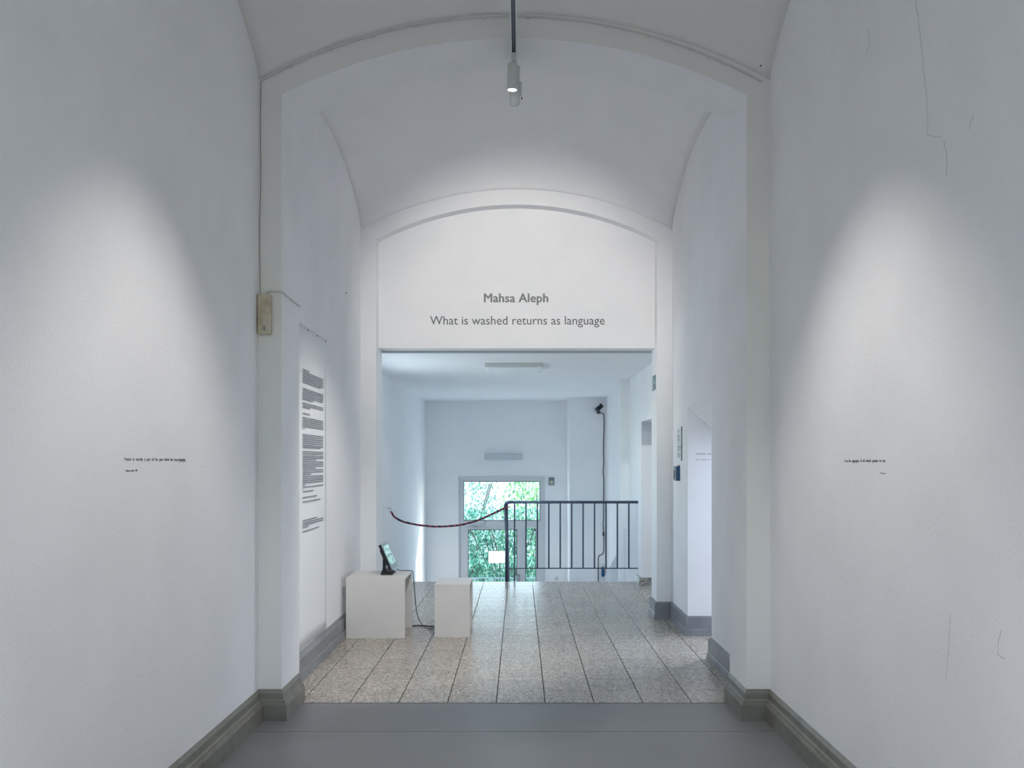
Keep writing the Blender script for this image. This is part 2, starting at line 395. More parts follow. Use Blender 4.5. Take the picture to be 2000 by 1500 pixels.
struct('baseboard_right', sweep([(1.292, 8.55), (1.292, 8.22), (XR, 8.22), (XR, DY1), (XR+.36, DY1)], PB2), M['base_blue'], label='blue grey baseboard around the passage corner and far right pier')

# side room behind the passage
sr = bmesh.new()
box(sr, XR+.36, 4.0, 5.8, 5.9, 0, 2.7); box(sr, XR+.36, 4.0, 8.3, 8.4, 0, 2.7); box(sr, 3.9, 4.0, 5.8, 8.4, 0, 2.7); box(sr, XR+.3, 4.0, 5.8, 8.4, 2.6, 2.7)
struct('wall_side_room', sr, M['plaster_smooth'])

# ------------------------------------------------------------------ stair lobby
LX0, LX1, ZC = -1.677, 1.46, 2.575
YB = 15.57; ZL = -1.705
ZF = -3.2
lw = bmesh.new(); WY0, WY1, WZ0, WZ1 = 8.75, 10.35, .95, 2.30
box(lw, LX0-.25, LX0, 8.55, WY0, ZF, 2.9); box(lw, LX0-.25, LX0, WY1, YB+.35, ZF, 2.9); box(lw, LX0-.25, LX0, WY0, WY1, ZF, WZ0); box(lw, LX0-.25, LX0, WY0, WY1, WZ1, 2.9)
w2 = bmesh.new()
for a_, b_, c_, d_ in ((WY0, WY0+.05, WZ0, WZ1), (WY1-.05, WY1, WZ0, WZ1), (WY0+.05, WY1-.05, WZ0, WZ0+.05), (WY0+.05, WY1-.05, WZ1-.05, WZ1), (9.52, 9.58, WZ0+.05, WZ1-.05)): box(w2, LX0-.2, LX0-.14, a_, b_, c_, d_)
w2o = struct('window_2', w2, M['frame_white']); obj('pane', B(LX0-.172, LX0-.168, WY0+.05, 9.52, WZ0+.05, WZ1-.05), M['glass'], w2o); obj('pane', B(LX0-.172, LX0-.168, 9.58, WY1-.05, WZ0+.05, WZ1-.05), M['glass'], w2o)
struct('wall_lobby_left', lw, M['plaster_smooth'], label='white left wall of the stair lobby')
rw = bmesh.new(); OY0, OY1, OH = 9.45, 10.485, 1.962
box(rw, LX1, LX1+.3, 8.55, OY0, 0, 2.9); box(rw, LX1, LX1+.3, OY1, YB+.35, ZF, 2.9); box(rw, LX1, LX1+.3, OY0, OY1, OH, 2.9)
box(rw, LX1, LX1+.3, 8.55, OY1, ZF, -.14)
struct('wall_lobby_right', rw, M['plaster_smooth'], label='white right wall of the stair lobby with doorway')
struct('trim_2', B(1.344, LX1, 11.63, 11.90, ZF, ZC), M['plaster_smooth'], label='slim white wall pilaster beside the stairs')
struct('trim_3', B(LX1+.002, LX1+.29, 10.44, 10.484, 1.70, OH), M['grey_panel'], label='grey fill box under the head of the lobby doorway')  # grey box filling the darker patch at the jamb top
bw = bmesh.new()
Q = lambda px: (px-VX)*YB/F
R_ = lambda py: H0-(py-VY)*YB/F
fx0, fx1, fz1 = Q(895), Q(1065), R_(930)
box(bw, LX0, fx0, YB, YB+.35, ZF, 2.9); box(bw, fx1, LX1, YB, YB+.35, ZF, 2.9); box(bw, fx0, fx1, YB, YB+.35, fz1, 2.9); box(bw, fx0, fx1, YB, YB+.35, ZF, ZL)
struct('wall_back', bw, M['plaster_smooth'], label='white end wall around the glazed door')
struct('trim_4', B(.844, LX1, 14.83, YB, ZF, ZC), M['plaster_smooth'], label='white chimney-like wall projection right of the door')
struct('ceiling', B(LX0-.25, 4.2, 8.55, YB+.35, ZC, ZC+.3), M['plaster_smooth'], label='flat white ceiling of the stair lobby')
cr = bmesh.new()
box(cr, LX1+.3, 3.8, 8.9, 9.0, 0, ZC); box(cr, LX1+.3, 3.8, 10.9, 11.0, 0, ZC); box(cr, 3.7, 3.8, 9.0, 10.9, 0, ZC)
struct('wall_corridor', cr, M['plaster_smooth'])
# dado swelling that follows the stairs on the right wall
dd = bmesh.new()
prism(dd, [(LX1-.05, 12.0, .36), (LX1-.05, 14.83, -.82+.30), (LX1-.05, 14.83, ZF), (LX1-.05, 12.0, ZF)], (.05, 0, 0))
struct('trim_5', dd, M['grey_panel'], label='sloping grey dado along the stair wall')
# stairs (left flight) and landing
st = B(LX0, LX1, 13.9, YB+.02, ZL-.2, ZL)
stairs = struct('stairs', st, M['terrazzo_dark'], label='terrazzo stair flight going down to the door')
for i in range(10):
    y = 10.82+.28*(i+1)-.28+.0
    obj('step', B(LX0, -.10, y, y+.30, -.155*(i+1)-.16, -.155*(i+1)), M['terrazzo_dark'], stairs)
obj('under_wall', B(LX0, LX1, 10.70, 10.80, ZF, -.14), M['plaster_smooth'], stairs)
obj('lower_floor', B(-.10, LX1, 10.8, 13.9, ZF, ZF+.1), M['terrazzo_dark'], stairs)
obj('side_wall', B(-.12, -.06, 10.83, 13.9, ZF, -1.75), M['plaster_smooth'], stairs)
PT = [(0, 0), (.018, 0), (.018, .088), (0, .094)]
struct('baseboard_lobby', sweep([(LX1, 10.80), (LX1, OY1), (LX1+.3, OY1)], [(0, 0), (.028, 0), (.028, .092), (0, .094)]), M['terrazzo_dark'], label='terrazzo skirting at the lobby doorway corner')
struct('baseboard_lobby', sweep([(LX0, 8.55), (LX0, 10.80)], PT), M['terrazzo_dark'], label='terrazzo skirting on the left lobby wall')

# glazed door
dz = .06
def frame_ring(bm, x0, x1, z0, z1, t, y0, y1, bottom=True):
    box(bm, x0, x0+t, y0, y1, z0, z1); box(bm, x1-t, x1, y0, y1, z0, z1); box(bm, x0+t, x1-t, y0, y1, z1-t, z1)
    if bottom: box(bm, x0+t, x1-t, y0, y1, z0, z0+t)
fr = bmesh.new()
gx0, gx1, gz1, gz0 = Q(905), Q(1055), R_(940), R_(1017)
YF = YB+.02
box(fr, fx0, gx0, YF, YF+dz, ZL, fz1); box(fr, gx1, fx1, YF, YF+dz, ZL, fz1); box(fr, gx0, gx1, YF, YF+dz, gz1, fz1)
box(fr, gx0, gx1, YF, YF+dz, R_(1031), gz0)
sx0, sx1 = Q(1026), Q(1047)
box(fr, Q(1017), sx0, YF, YF+dz, ZL, R_(1031)); box(fr, sx1, gx1, YF, YF+dz, ZL, R_(1031)); box(fr, sx0, sx1, YF, YF+dz, ZL, ZL+.25)
frame_ring(fr, fx0, fx1, ZL, fz1, .02, YB-.012, YF, bottom=False)
door = struct('door_1', fr, M['frame_white'], label='white framed glazed entrance door with fanlight and sidelight')
lf = bmesh.new(); lx0, lx1 = Q(904), Q(1018)
ggx0, ggx1, ggz1 = Q(914), Q(1010), R_(1034)
box(lf, lx0, ggx0, YF-.012, YF+.045, ZL+.01, R_(1030.5)); box(lf, ggx1, lx1, YF-.012, YF+.045, ZL+.01, R_(1030.5))
box(lf, ggx0, ggx1, YF-.012, YF+.045, ggz1, R_(1030.5)); box(lf, ggx0, ggx1, YF-.012, YF+.045, ZL+.01, ZL+.25)
leaf = obj('door_leaf', lf, M['frame_white'], door)
def seal(x0, x1, z0, z1, par, y=YF-.014):
    bm = bmesh.new(); frame_ring(bm, x0, x1, z0, z1, .011, y, y+.01); return obj('seal', bm, M['seal'], par)
seal(gx0, gx1, gz0, gz1, door, YF-.006); seal(sx0, sx1, ZL+.25, R_(1033), door, YF-.006); seal(ggx0, ggx1, ZL+.25, ggz1, leaf)
obj('pane', B(gx0, gx1, YF+.03, YF+.034, gz0, gz1), M['glass'], door)
obj('pane', B(sx0, sx1, YF+.03, YF+.034, ZL+.25, R_(1033)), M['glass'], door)
obj('pane', B(ggx0, ggx1, YF+.02, YF+.024, ZL+.25, ggz1), M['glass'], leaf)
hd = bmesh.new(); hx = Q(1013.5); hz = R_(1128)
box(hd, hx-.02, hx+.02, YF-.022, YF-.012, hz-.11, hz+.06, bev=.003)
tube(hd, [(hx, YF-.012, hz), (hx, YF-.06, hz), (hx-.11, YF-.065, hz)], .009)
obj('handle', hd, M['chrome'], leaf)
cl = bmesh.new(); box(cl, Q(917), Q(945), YF-.055, YF-.002, R_(1025.5), R_(1018.5), bev=.006)
obj('door_closer', cl, M['opal_dull'], leaf)
ca = bmesh.new(); tube(ca, [(Q(922), YF-.03, R_(1027)), (Q(928), YF-.07, R_(1028.5)), (Q(934), YF-.035, R_(1028.5))], .010, 6)
obj('closer_arm', ca, M['chrome'], leaf)
nb = B(Q(954), Q(986), YF+.012, YF+.016, R_(1100), R_(1077))
obj('notice', nb, M['thin_paper'], leaf)['label'] = 'blank looking white notice on the door glass'
sm = bmesh.new()
for k in range(6): box(sm, Q(955.5+k*1.7), Q(956.6+k*1.7), YF+.027, YF+.029, R_(995), R_(993.2+.5*(k % 2)))
obj('glass_lettering', sm, M['seal'], door)

# ------------------------------------------------------------------ outdoors
gd = B(-30, 30, YB+.35, 60, ZL-.3, ZL-.08)
struct('ground', gd, M['ground'], label='pale sunlit ground outside the door')
gw = B(-14, 14, 30, 30.3, ZL-.1, 5.2)
struct('wall_outdoor', gw, M['render_white'], label='white rendered garden wall across the yard')
def foliage(cx, cy, rx, ry, z0, z1, n, size, m, dens=None, seed=0, crown=True):
    rnd = random.Random(seed); vs_, fs = [], []
    k = 0
    while k < n:
        x = rnd.uniform(-1, 1); y = rnd.uniform(-1, 1); z = rnd.uniform(0, 1)
        if crown and x*x+y*y+(max(0, z-.55)/.45)**2*.9 > 1: continue
        lump = math.sin(x*7+seed)*math.sin(z*8+seed*2)*math.sin(y*5+1)
        if lump < -.25: continue
        p_ = Vector((cx+x*rx, cy+y*ry, z0+z*(z1-z0)))
        s = size*rnd.uniform(.7, 1.35)
        q = Matrix.Rotation(rnd.uniform(0, 2*PI), 3, 'Z') @ Matrix.Rotation(rnd.uniform(.1, 1.5), 3, 'X') @ Matrix.Rotation(rnd.uniform(-.6, .6), 3, 'Y')
        b = len(vs_)
        for v in ((0, -.5, 0), (.27, 0, .06), (0, .6, -.02), (-.27, 0, .06)): vs_.append(p_+q @ (Vector(v)*s))
        fs += [(b, b+1, b+2), (b, b+2, b+3)]; k += 1
    me = bpy.data.meshes.new('foliage'); me.from_pydata([tuple(v) for v in vs_], [], fs); me.materials.append(m); return me
def shrub(name, label, cx, cy, rx, ry, z0, z1, n, size, m, seed, stems=7, group='shrubs outside the glazed door', crown=True):
    e = empty(name, (cx, cy, z0), label, 'shrub', group)
    f = link('foliage', foliage(cx, cy, rx, ry, z0+.05, z1, n, size, m, seed=seed, crown=crown), m, e); f['kind'] = 'stuff'
    rnd = random.Random(seed+50); bm = bmesh.new()
    for i in range(stems):
        a = rnd.uniform(0, 2*PI); tx, ty = cx+math.cos(a)*rx*.6, cy+math.sin(a)*ry*.6
        tube(bm, smoothpts([(cx+math.cos(a)*.06, cy+math.sin(a)*.06, z0), ((cx+tx)/2+rnd.uniform(-.08, .08), (cy+ty)/2, (z0+z1)/2), (tx, ty, z0+(z1-z0)*.85)], 4), .014, 5)
    obj('stems', bm, M['bark'], e, True)
    return e
G0 = ZL-.08
shrub('laurel_shrub', 'low teal green shrub nearest the door glass at left', -1.12, 17.5, .60, .45, G0, -.35, 1900, .10, M['leaf_teal'], 3)
shrub('laurel_shrub', 'low teal green shrub nearest the door glass at right', .15, 17.5, .60, .45, G0, -.42, 1800, .10, M['leaf_teal'], 4)
shrub('hedge', 'long leafy hedge filling the lower door glass', -.4, 19.2, 2.3, .55, G0, .45, 14000, .075, M['leaf_teal'], 5, 9, crown=False)
shrub('bush', 'light lime green bush seen through the right of the fanlight', .35, 22.8, .95, .8, G0, 1.25, 3000, .085, M['leaf_lime'], 9, 3)
shrub('bush', 'pale sprawling bush seen through the left of the fanlight', -1.15, 21.0, .80, .5, G0, 1.45, 2600, .07, M['leaf_teal'], 12, 3)
orl = empty('yard_railing', (-.3, 16.6, G0), 'low grey metal railing outside behind the door glass', 'railing')
obj('top_rail', B(-1.8, 1.2, 16.58, 16.62, -.730, -.712), M['grey_plastic'], orl)
for k in range(16):
    obj('post', B(-1.8+k*.19, -1.78+k*.19, 16.59, 16.61, G0, -.735), M['grey_plastic'], orl)

# ------------------------------------------------------------------ text
def text_mesh(s, width, cap=None, bold=0, height=None):
    cu = bpy.data.curves.new('t', 'FONT'); cu.body = s; cu.size = 1; cu.extrude = .004; cu.offset = bold; cu.resolution_u = 3
    o = bpy.data.objects.new('t', cu); C.objects.link(o)
    dg = bpy.context.evaluated_depsgraph_get(); me = bpy.data.meshes.new_from_object(o.evaluated_get(dg))
    C.objects.unlink(o); bpy.data.objects.remove(o)
    xs = [v.co.x for v in me.vertices]; x0, x1 = min(xs), max(xs)
    sx = width/(x1-x0); sy = (cap/.70) if cap else sx
    for v in me.vertices: v.co = Vector(((v.co.x-x0)*sx, v.co.y*sy, v.co.z*.1))
    return me
def put_text(name, s, origin, right, up, width, cap, m, parent=None, bold=0, label=None):
    """a line of lettering: an Empty (or the given parent) holding one mesh per word"""
    right = Vector(right).normalized(); up = Vector(up).normalized(); n = right.cross(up); o_ = Vector(origin)
    def raw(t):
        cu = bpy.data.curves.new('t', 'FONT'); cu.body = t; cu.size = 1; cu.extrude = .004; cu.resolution_u = 3; cu.space_word = 2.2 if cap < .02 else 1.0
        if bold: cu.space_character = 1.04
        o = bpy.data.objects.new('t', cu); C.objects.link(o)
        me = bpy.data.meshes.new_from_object(o.evaluated_get(bpy.context.evaluated_depsgraph_get()))
        C.objects.unlink(o); bpy.data.objects.remove(o)
        if bold:        # a heavier weight: the same letters struck again a little to each side
            bm = bmesh.new(); bm.from_mesh(me); base = bm.verts[:]+bm.edges[:]+bm.faces[:]
            for dx, dy in ((bold, 0), (-bold, 0), (0, bold*.6), (0, -bold*.6), (bold*.5, bold*.5), (-bold*.5, -bold*.5)):
                r = bmesh.ops.duplicate(bm, geom=base)
                bmesh.ops.translate(bm, vec=(dx, dy, .0007*dx*100), verts=[v for v in r['geom'] if isinstance(v, bmesh.types.BMVert)])
            bm.to_mesh(me); bm.free()
        return me
    whole = raw(s); xs = [v.co.x for v in whole.vertices]; x0, x1 = min(xs), max(xs); sx = width/(x1-x0); sy = cap/.70
    if parent is None and label: parent = empty(name, o_+right*width/2, label, 'lettering')
    words = s.split(' '); done = ''; objs = []
    for wd in words:
        me = raw(wd); wx0 = min(v.co.x for v in me.vertices)
        upto = raw(done+wd); ends = max(v.co.x for v in upto.vertices); wlen = max(v.co.x for v in me.vertices)-wx0
        start = ends-wlen-x0; done += wd+' '
        for v in me.vertices: v.co = o_+right*((v.co.x-wx0+start)*sx)+up*(v.co.y*sy)+n*(v.co.z*.1+.0008)
        me.materials.clear(); me.materials.append(m)
        for p_ in me.polygons: p_.material_index = 0
        objs.append(link('word', me, m, parent))
    return objs
YP = 8.35
def xp(px, y=YP): return (px-VX)/F*y
def zp(py, y=YP): return H0+(VY-py)/F*y
put_text('title_lettering', 'Mahsa Aleph', (xp(945), YP, zp(590)), (1, 0, 0), (0, 0, 1), xp(1071)-xp(945), 17/F*YP, M['ink_bold'], bold=.03,
    label='bold grey name lettering, upper of two lines on the lintel wall')
put_text('subtitle_lettering', 'What is washed returns as language', (xp(840), YP, zp(634)), (1, 0, 0), (0, 0, 1), xp(1181)-xp(840), 17/F*YP, M['ink'],
    label='thin dark grey title lettering, lower of two lines on the lintel wall')
yl = lambda px: XL*F/(px-VX); yr = lambda px: XR*F/(px-VX)
q1 = empty('wall_quote', (XL, yl(300), 1.47), 'small typewriter quote on the lit left hall wall', 'lettering')
ya, yb = yl(243), yl(362); zz = H0+(VY-899.5)/F*ya
put_text('quote_line', 'Future is merely a part of the past which has been', (XL, ya, zz), (0, 1, 0), (0, 0, 1), (yb-ya)*.86, .0125, M['ink_small'], q1, bold=0)
put_text('quote_word', 'forgotten.', (XL, ya+(yb-ya)*.875, zz), (0, 1, 0), (0, 0, 1), (yb-ya)*.125, .0125, M['ink_small'], q1, bold=.015)
obj('underline', B(XL+.0005, XL+.0015, ya+(yb-ya)*.875, yb, zz-.003, zz-.0015), M['ink_small'], q1)
put_text('source_line', '- unknown author, 1978', (XL, ya, H0+(VY-921)/F*ya), (0, 1, 0), (0, 0, 1), yl(268)-ya, .007, M['ink_small'], q1)
ya, yb = yr(1649), yr(1730); q2 = empty('wall_quote', (XR, yr(1690), 1.47), 'small typewriter quote on the lit right hall wall', 'lettering')
put_text('quote_line', 'I am the aggregate of all words spoken to me.', (XR, ya, H0+(VY-902.5)/F*ya), (0, -1, 0), (0, 0, 1), ya-yb, .0125, M['ink_small'], q2)
put_text('source_line', '- De Loo', (XR, yr(1718), H0+(VY-926)/F*yb), (0, -1, 0), (0, 0, 1), yr(1718)-yr(1729), .007, M['ink_small'], q2)
q3 = empty('passage_lettering', (1.6, DY1, 1.52), 'two short lines of black lettering on the white passage jamb', 'lettering')
xq = lambda px: (px-VX)/F*DY1
put_text('text_line', 'Direktorin und Rück', (xq(1359), DY1, H0+(VY-888)/F*DY1), (1, 0, 0), (0, 0, 1), .185, .016, M['ink_small'], q3, bold=0)
put_text('text_line', 'Wo wirkte er hin und', (xq(1359), DY1, H0+(VY-899)/F*DY1), (1, 0, 0), (0, 0, 1), .185, .012, M['ink_small'], q3, bold=0)

# hanging sheet of wall text
sh = empty('text_sheet', (XL, 6.3, .2), 'tall white paper sheet of printed wall text hanging on the left wall', 'poster')
bm = bmesh.new(); gy, gz = 14, 24; g = []
for j in range(gz+1):
    row = []
    for i in range(gy+1):
        u, v = i/gy, j/gz; y = 5.86+.87*u; z = .195+2.225*v
        off = .004+.003*math.sin(u*9+v*2)*(1-v)+.010*max(0, .25-v)*math.sin(u*5)**2
        if v < .05: z += .006*math.sin(u*7)
        row.append(bm.verts.new((XL+off, y, z)))
    g.append(row)
for a, b in zip(g, g[1:]):
    for i in range(gy): bm.faces.new((a[i], a[i+1], b[i+1], b[i]))
so = obj('sheet', bm, M['paper'], sh, True); so.modifiers.new('t', 'SOLIDIFY').thickness = .0008
bm = bmesh.new(); rnd = random.Random(3)
L1 = [(90, .3)]+[(125+35*i, 1) for i in range(5)]+[(298, .85)]+[(400+34.5*i, 1 if i < 4 else .95) for i in range(5)]+[(572, .5), (637, 1), (672, 1), (705, .35), (808, .33)] + \
     [(875+35*i, 1) for i in range(5)]+[(1052, .1)]+[(1150+36.5*i, 1) for i in range(6)]+[(1360, .85), (1430, 1), (1465, 1)]
L2 = [(5, 1), (38, 1), (75, .65), (115, 1), (155, 1), (192, 1), (230, .62), (268, 1), (307, 1), (345, .38), (385, 1), (425, 1), (463, 1), (500, 1), (540, .1), (577, 1), (617, .02), (658, .5),
      (770, .67), (850, .85), (1195, .68), (1240, 1), (1280, 1), (1320, .25), (1395, .77)]
rows = [(710+a/8.333, l) for a, l in L1]+[(890+a/9.37, l) for a, l in L2]
for py, l in rows:
    z = H0+(VY-py)/F*5.991; y = 5.991; yend = y+.621*l
    while y < yend-.004:
        wl_ = min(rnd.uniform(.012, .05), yend-y)
        box(bm, XL+.0092, XL+.0098, y, y+wl_, z-.0035, z+.0035); y += wl_+.006
pt = obj('printed_lines', bm, M['ink_text'], sh); pt['kind'] = 'stuff'
for yy in (5.88, 6.15, 6.43, 6.715):
    obj('pin', tube(bmesh.new(), [(XL+.002, yy, 2.405), (XL+.009, yy, 2.405)], .005, 8), M['pin'], sh)
tag(obj('nail', tube(bmesh.new(), [(XL-.005, 7.5, 2.93), (XL+.01, 7.5, 2.93)], .004, 6), M['pin']), 'tiny dark nail in the left wall above the text sheet', 'nail')

# ------------------------------------------------------------------ plinths
def plinth(x0, x1, y0, y1, h, label):
    e = empty('plinth', ((x0+x1)/2, (y0+y1)/2, 0), label, 'plinth'); t = .016
    obj('top', B(x0, x1, y0, y1, h-t, h, bev=.001), M['white'], e)
    obj('front_panel', B(x0, x1, y0, y0+t, 0, h-t, bev=.001), M['white'], e)
    obj('back_panel', B(x0, x1, y1-t, y1, 0, h-t, bev=.001), M['white'], e)
    return e
BY = 7.306; bx0, bx1 = (675.6-VX)/F*BY, (791-VX)/F*BY
plinth(bx0, bx1, BY, BY+.49, .508, 'larger white open-sided plinth beside the left wall with the monitor on it')
SY = 7.355; s0, s1 = (848.6-VX)/F*SY, (917.8-VX)/F*SY
plinth(s0, s1, SY, SY+.43, .446, 'smaller white open-sided plinth standing free on the tiles')

# ------------------------------------------------------------------ monitor
mo = empty('monitor', (-1.13, 7.6, .508), 'small black tilted monitor showing two garden pictures on the larger plinth', 'monitor')
nb_, nt_ = Vector((-1.092, 7.45, .556)), Vector((-1.187, 7.45, .772))
up = (nt_-nb_).normalized(); rt = Vector((.03, 1, 0)).normalized(); nn = rt.cross(up).normalized()
if nn.x < 0: nn = -nn
Wd, Hh = .31, (nt_-nb_).length
def slab(u0, u1, v0, v1, n0, n1):
    bm = bmesh.new(); pts = [nb_+rt*u+up*v+nn*n0 for u, v in ((u0, v0), (u1, v0), (u1, v1), (u0, v1))]
    return prism(bm, pts, nn*(n1-n0))
obj('housing', slab(0, Wd, 0, Hh, -.022, 0), M['black'], mo)
obj('bezel', slab(.001, Wd-.001, .001, Hh-.001, 0, .0015), M['bezel'], mo)
scr = obj('screen', slab(.026, Wd-.030, .042, Hh-.026, .0015, .003), M['screen'], mo)
bm = bmesh.new()
for i in range(8):     # the dark curved divider between the two pictures
    u0 = .022+(Wd-.044)*i/8; u1 = .022+(Wd-.044)*(i+1)/8; c = Hh*.50+.012*math.sin(i/7*PI)
    pts = [nb_+rt*u+up*v+nn*.0031 for u, v in ((u0, c-.006), (u1, c-.006), (u1, c+.004), (u0, c+.004))]
    prism(bm, pts, nn*.0006)
obj('picture_divider', bm, M['bezel'], mo)
obj('rear_bulge', slab(.06, Wd-.06, .05, Hh-.045, -.042, -.022), M['black'], mo)
bm = bmesh.new()
prism(bm, [(-1.193, 7.49, .508), (-1.09, 7.49, .508), (-1.09, 7.49, .518), (-1.165, 7.49, .548), (-1.182, 7.49, .548)], (0, .2, 0))
obj('base', bm, M['black'], mo)
bm = bmesh.new(); prism(bm, [(-1.186, 7.555, .54), (-1.160, 7.555, .54), (-1.158, 7.555, .70), (-1.184, 7.555, .70)], (0, .06, 0))
tube(bm, [(-1.18, 7.55, .69), (-1.18, 7.62, .69)], .014, 10)
obj('arm', bm, M['black'], mo)
def cable(name, pts, r, m, label, k=6, cat='cable'):
    return tag(obj(name, tube(bmesh.new(), smoothpts(pts, k), r, 6), m, smooth=True), label, cat)
ex = (s0+.02)
cable('monitor_cable', [(-1.07, 7.60, .545), P(782, 1114.2, 7.68), (-.955+.0, 7.72, .515), P(807, 1123, 7.74), P(809.5, 1150, 7.74), P(812, 1180, 7.74), P(815, 1200, 7.74),
      P(820, 1213, 7.73), P(828, 1224, 7.72), (P(838, 1228, 7.70).x, 7.70, .006), (P(848, 1229, 7.70).x, 7.70, .006), (-.66, 7.62, .006)], .0035, M['cable'],
      'thin black cable dropping from the monitor to the small plinth')
cable('floor_cable', [(-1.05, 7.81, .006), (-.97, 7.84, .006), (-.90, 7.86, .006), (-.82, 7.83, .006), (-.73, 7.80, .006), (-.64, 7.80, .006)], .0055, M['cable'],
      'thicker dark cable lying on the tiles between the plinths')

# ------------------------------------------------------------------ railing and rope
RY = 10.77
ra = empty('stair_railing', (.6, RY, 0), 'dark navy steel railing with thin balusters at the stair edge', 'railing')
xr_ = lambda px, y=RY: (px-VX)/F*y
zr = lambda py, y=RY: H0+(VY-py)/F*y
bm = bmesh.new(); px_ = xr_(988)
tube(bm, [(LX1, RY, .985), (px_+.09, RY, .985)], .017, 10); obj('handrail', bm, M['navy'], ra, True)
bm = bmesh.new()
pts = [(px_+.09, RY, .985), (px_+.045, RY+.002, .984), (px_+.015, RY+.01, .975), (px_, RY+.04, .945), (px_-.001, RY+.09, .91)]
yend = 13.7; zend = .91-.554*(yend-RY-.09)
tube(bm, pts+[(px_, RY+1, .91-.554*.91), (px_, yend, zend)], [.017, .019, .022, .024, .024, .024, .024], 12)
obj('sloping_handrail', bm, M['navy'], ra, True)
obj('post', tube(bmesh.new(), [(px_+.008, RY+.05, .0), (px_+.008, RY+.05, .935)], .018, 10), M['navy'], ra, True)
obj('lower_rail', B(px_+.008, LX1, RY-.006, RY+.006, zr(1111), zr(1109)), M['navy'], ra)
for i in range(11):
    x = xr_(1005+22.3*i); zb = 0 if i == 0 else zr(1110)
    obj('baluster', B(x-.0095, x+.0095, RY-.008, RY+.008, zb, .972), M['navy'], ra)
obj('foot_plate', B(xr_(1005)-.03, xr_(1005)+.03, RY-.02, RY+.02, 0, .006), M['chrome'], ra)
for i in range(9):
    y = RY+.38+.28*i; zt = .91-.554*(y-RY-.09)
    obj('baluster', B(px_-.007, px_+.007, y-.007, y+.007, zt-.93, zt), M['navy'], ra)
# rope
rp = empty('barrier_rope', (-.8, RY, .8), 'red and black braided rope hung across the top of the stairs', 'rope')
rpx = [(764, 999), (770, 1009), (784, 1017.5), (800, 1022), (822, 1026), (853, 1028.5), (890, 1026.5), (912, 1022.5), (935, 1015.5), (957, 1006), (974, 998), (984, 993.5)]
cp = smoothpts([P(a, b, RY-.06+.03*i/11) for i, (a, b) in enumerate(rpx)], 26)
def strand(ph, pts, R, r, pitch, m):
    bm = bmesh.new(); out = []; s = 0
    for i, p_ in enumerate(pts):
        d = (pts[min(i+1, len(pts)-1)]-pts[max(i-1, 0)]).normalized(); u = Vector((0, 1, 0)); u = (u-d*u.dot(d)).normalized(); w_ = d.cross(u)
        if i: s += (p_-pts[i-1]).length
        a = ph+s/pitch*2*PI; out.append(p_+(u*math.cos(a)+w_*math.sin(a))*R)
    tube(bm, out, r, 5); return obj('strand', bm, m, rp, True)
for k, mm in enumerate(('dark_yarn', 'red', 'dark_yarn')): strand(k*2*PI/3, cp, .006, .0072, .075, M[mm])
loop = [Vector((px_+.030*math.cos(a), RY+.045+.032*math.sin(a), .915+.006*math.cos(a))) for a in [i/24*2*PI for i in range(25)]]
for k, mm in enumerate(('dark_yarn', 'red', 'pale_yarn')): strand(k*2*PI/3, loop, .005, .006, .06, M[mm])
obj('whipping', tube(bmesh.new(), [cp[40], cp[46], cp[52]], .013, 8), M['dark_yarn'], rp, True)
obj('whipping', tube(bmesh.new(), [cp[68], cp[72], cp[78]], .013, 8), M['dark_yarn'], rp, True)
hk = bmesh.new(); c = P(761.5, 996, RY-.06)
tube(hk, [c+Vector((.012*math.cos(a)+.004*math.sin(a), 0, .026*math.sin(a))) for a in [i/16*2*PI for i in range(17)]], .003, 6)
tube(hk, [c+Vector((-.01, 0, .02)), Vector((LX0, RY-.06, c.z+.03))], .003, 6)
obj('hook', hk, M['chrome'], rp, True)

# ------------------------------------------------------------------ lobby fittings
cf = empty('ceiling_light', (-.07, 9.95, ZC), 'flat rectangular white light panel under the lobby ceiling', 'light')
cx0, cx1 = xp(947, 9.66), xp(1060, 9.66)
bm = bmesh.new(); frame_ring(bm, 0, 1, 0, 1, .02, 0, 1) if False else None
bm.free()
obj('housing', B(cx0, cx1, 9.66, 10.26, ZC-.045, ZC, bev=.003), M['white_metal'], cf)
obj('diffuser', B(cx0+.03, cx1-.03, 9.69, 10.23, ZC-.049, ZC-.0445), M['diffuser'], cf)
wlp = empty('wall_light', (-.29, YB, R_(892)), 'shallow rectangular opal light on the wall above the door', 'light')
obj('housing', B(Q(948), Q(1019), YB-.02, YB, R_(897), R_(887)), M['white_metal'], wlp)
obj('cover', B(Q(947), Q(1020), YB-.075, YB-.02, R_(898), R_(886), bev=.012), M['opal_dull'], wlp)
ic = empty('intercom', (Q(1077), YB, R_(940)), 'small grey switch box with beige button right of the door', 'switch')
obj('case', B(Q(1071.5), Q(1082.5), YB-.03, YB, R_(947.5), R_(932.5), bev=.005), M['grey_plastic'], ic)
obj('button', B(Q(1074), Q(1080), YB-.038, YB-.029, R_(945), R_(939)), M['beige'], ic)
cc = empty('wall_socket', (Q(1087), YB, R_(1130)), 'round white cover on the end wall beside the door', 'socket')
obj('plate', tube(bmesh.new(), [(Q(1087), YB, R_(1130)), (Q(1087), YB-.012, R_(1130))], .042, 20), M['white_metal'], cc)
obj('hub', tube(bmesh.new(), [(Q(1087), YB-.012, R_(1130)), (Q(1087), YB-.02, R_(1130))], .016, 14), M['opal_dull'], cc)
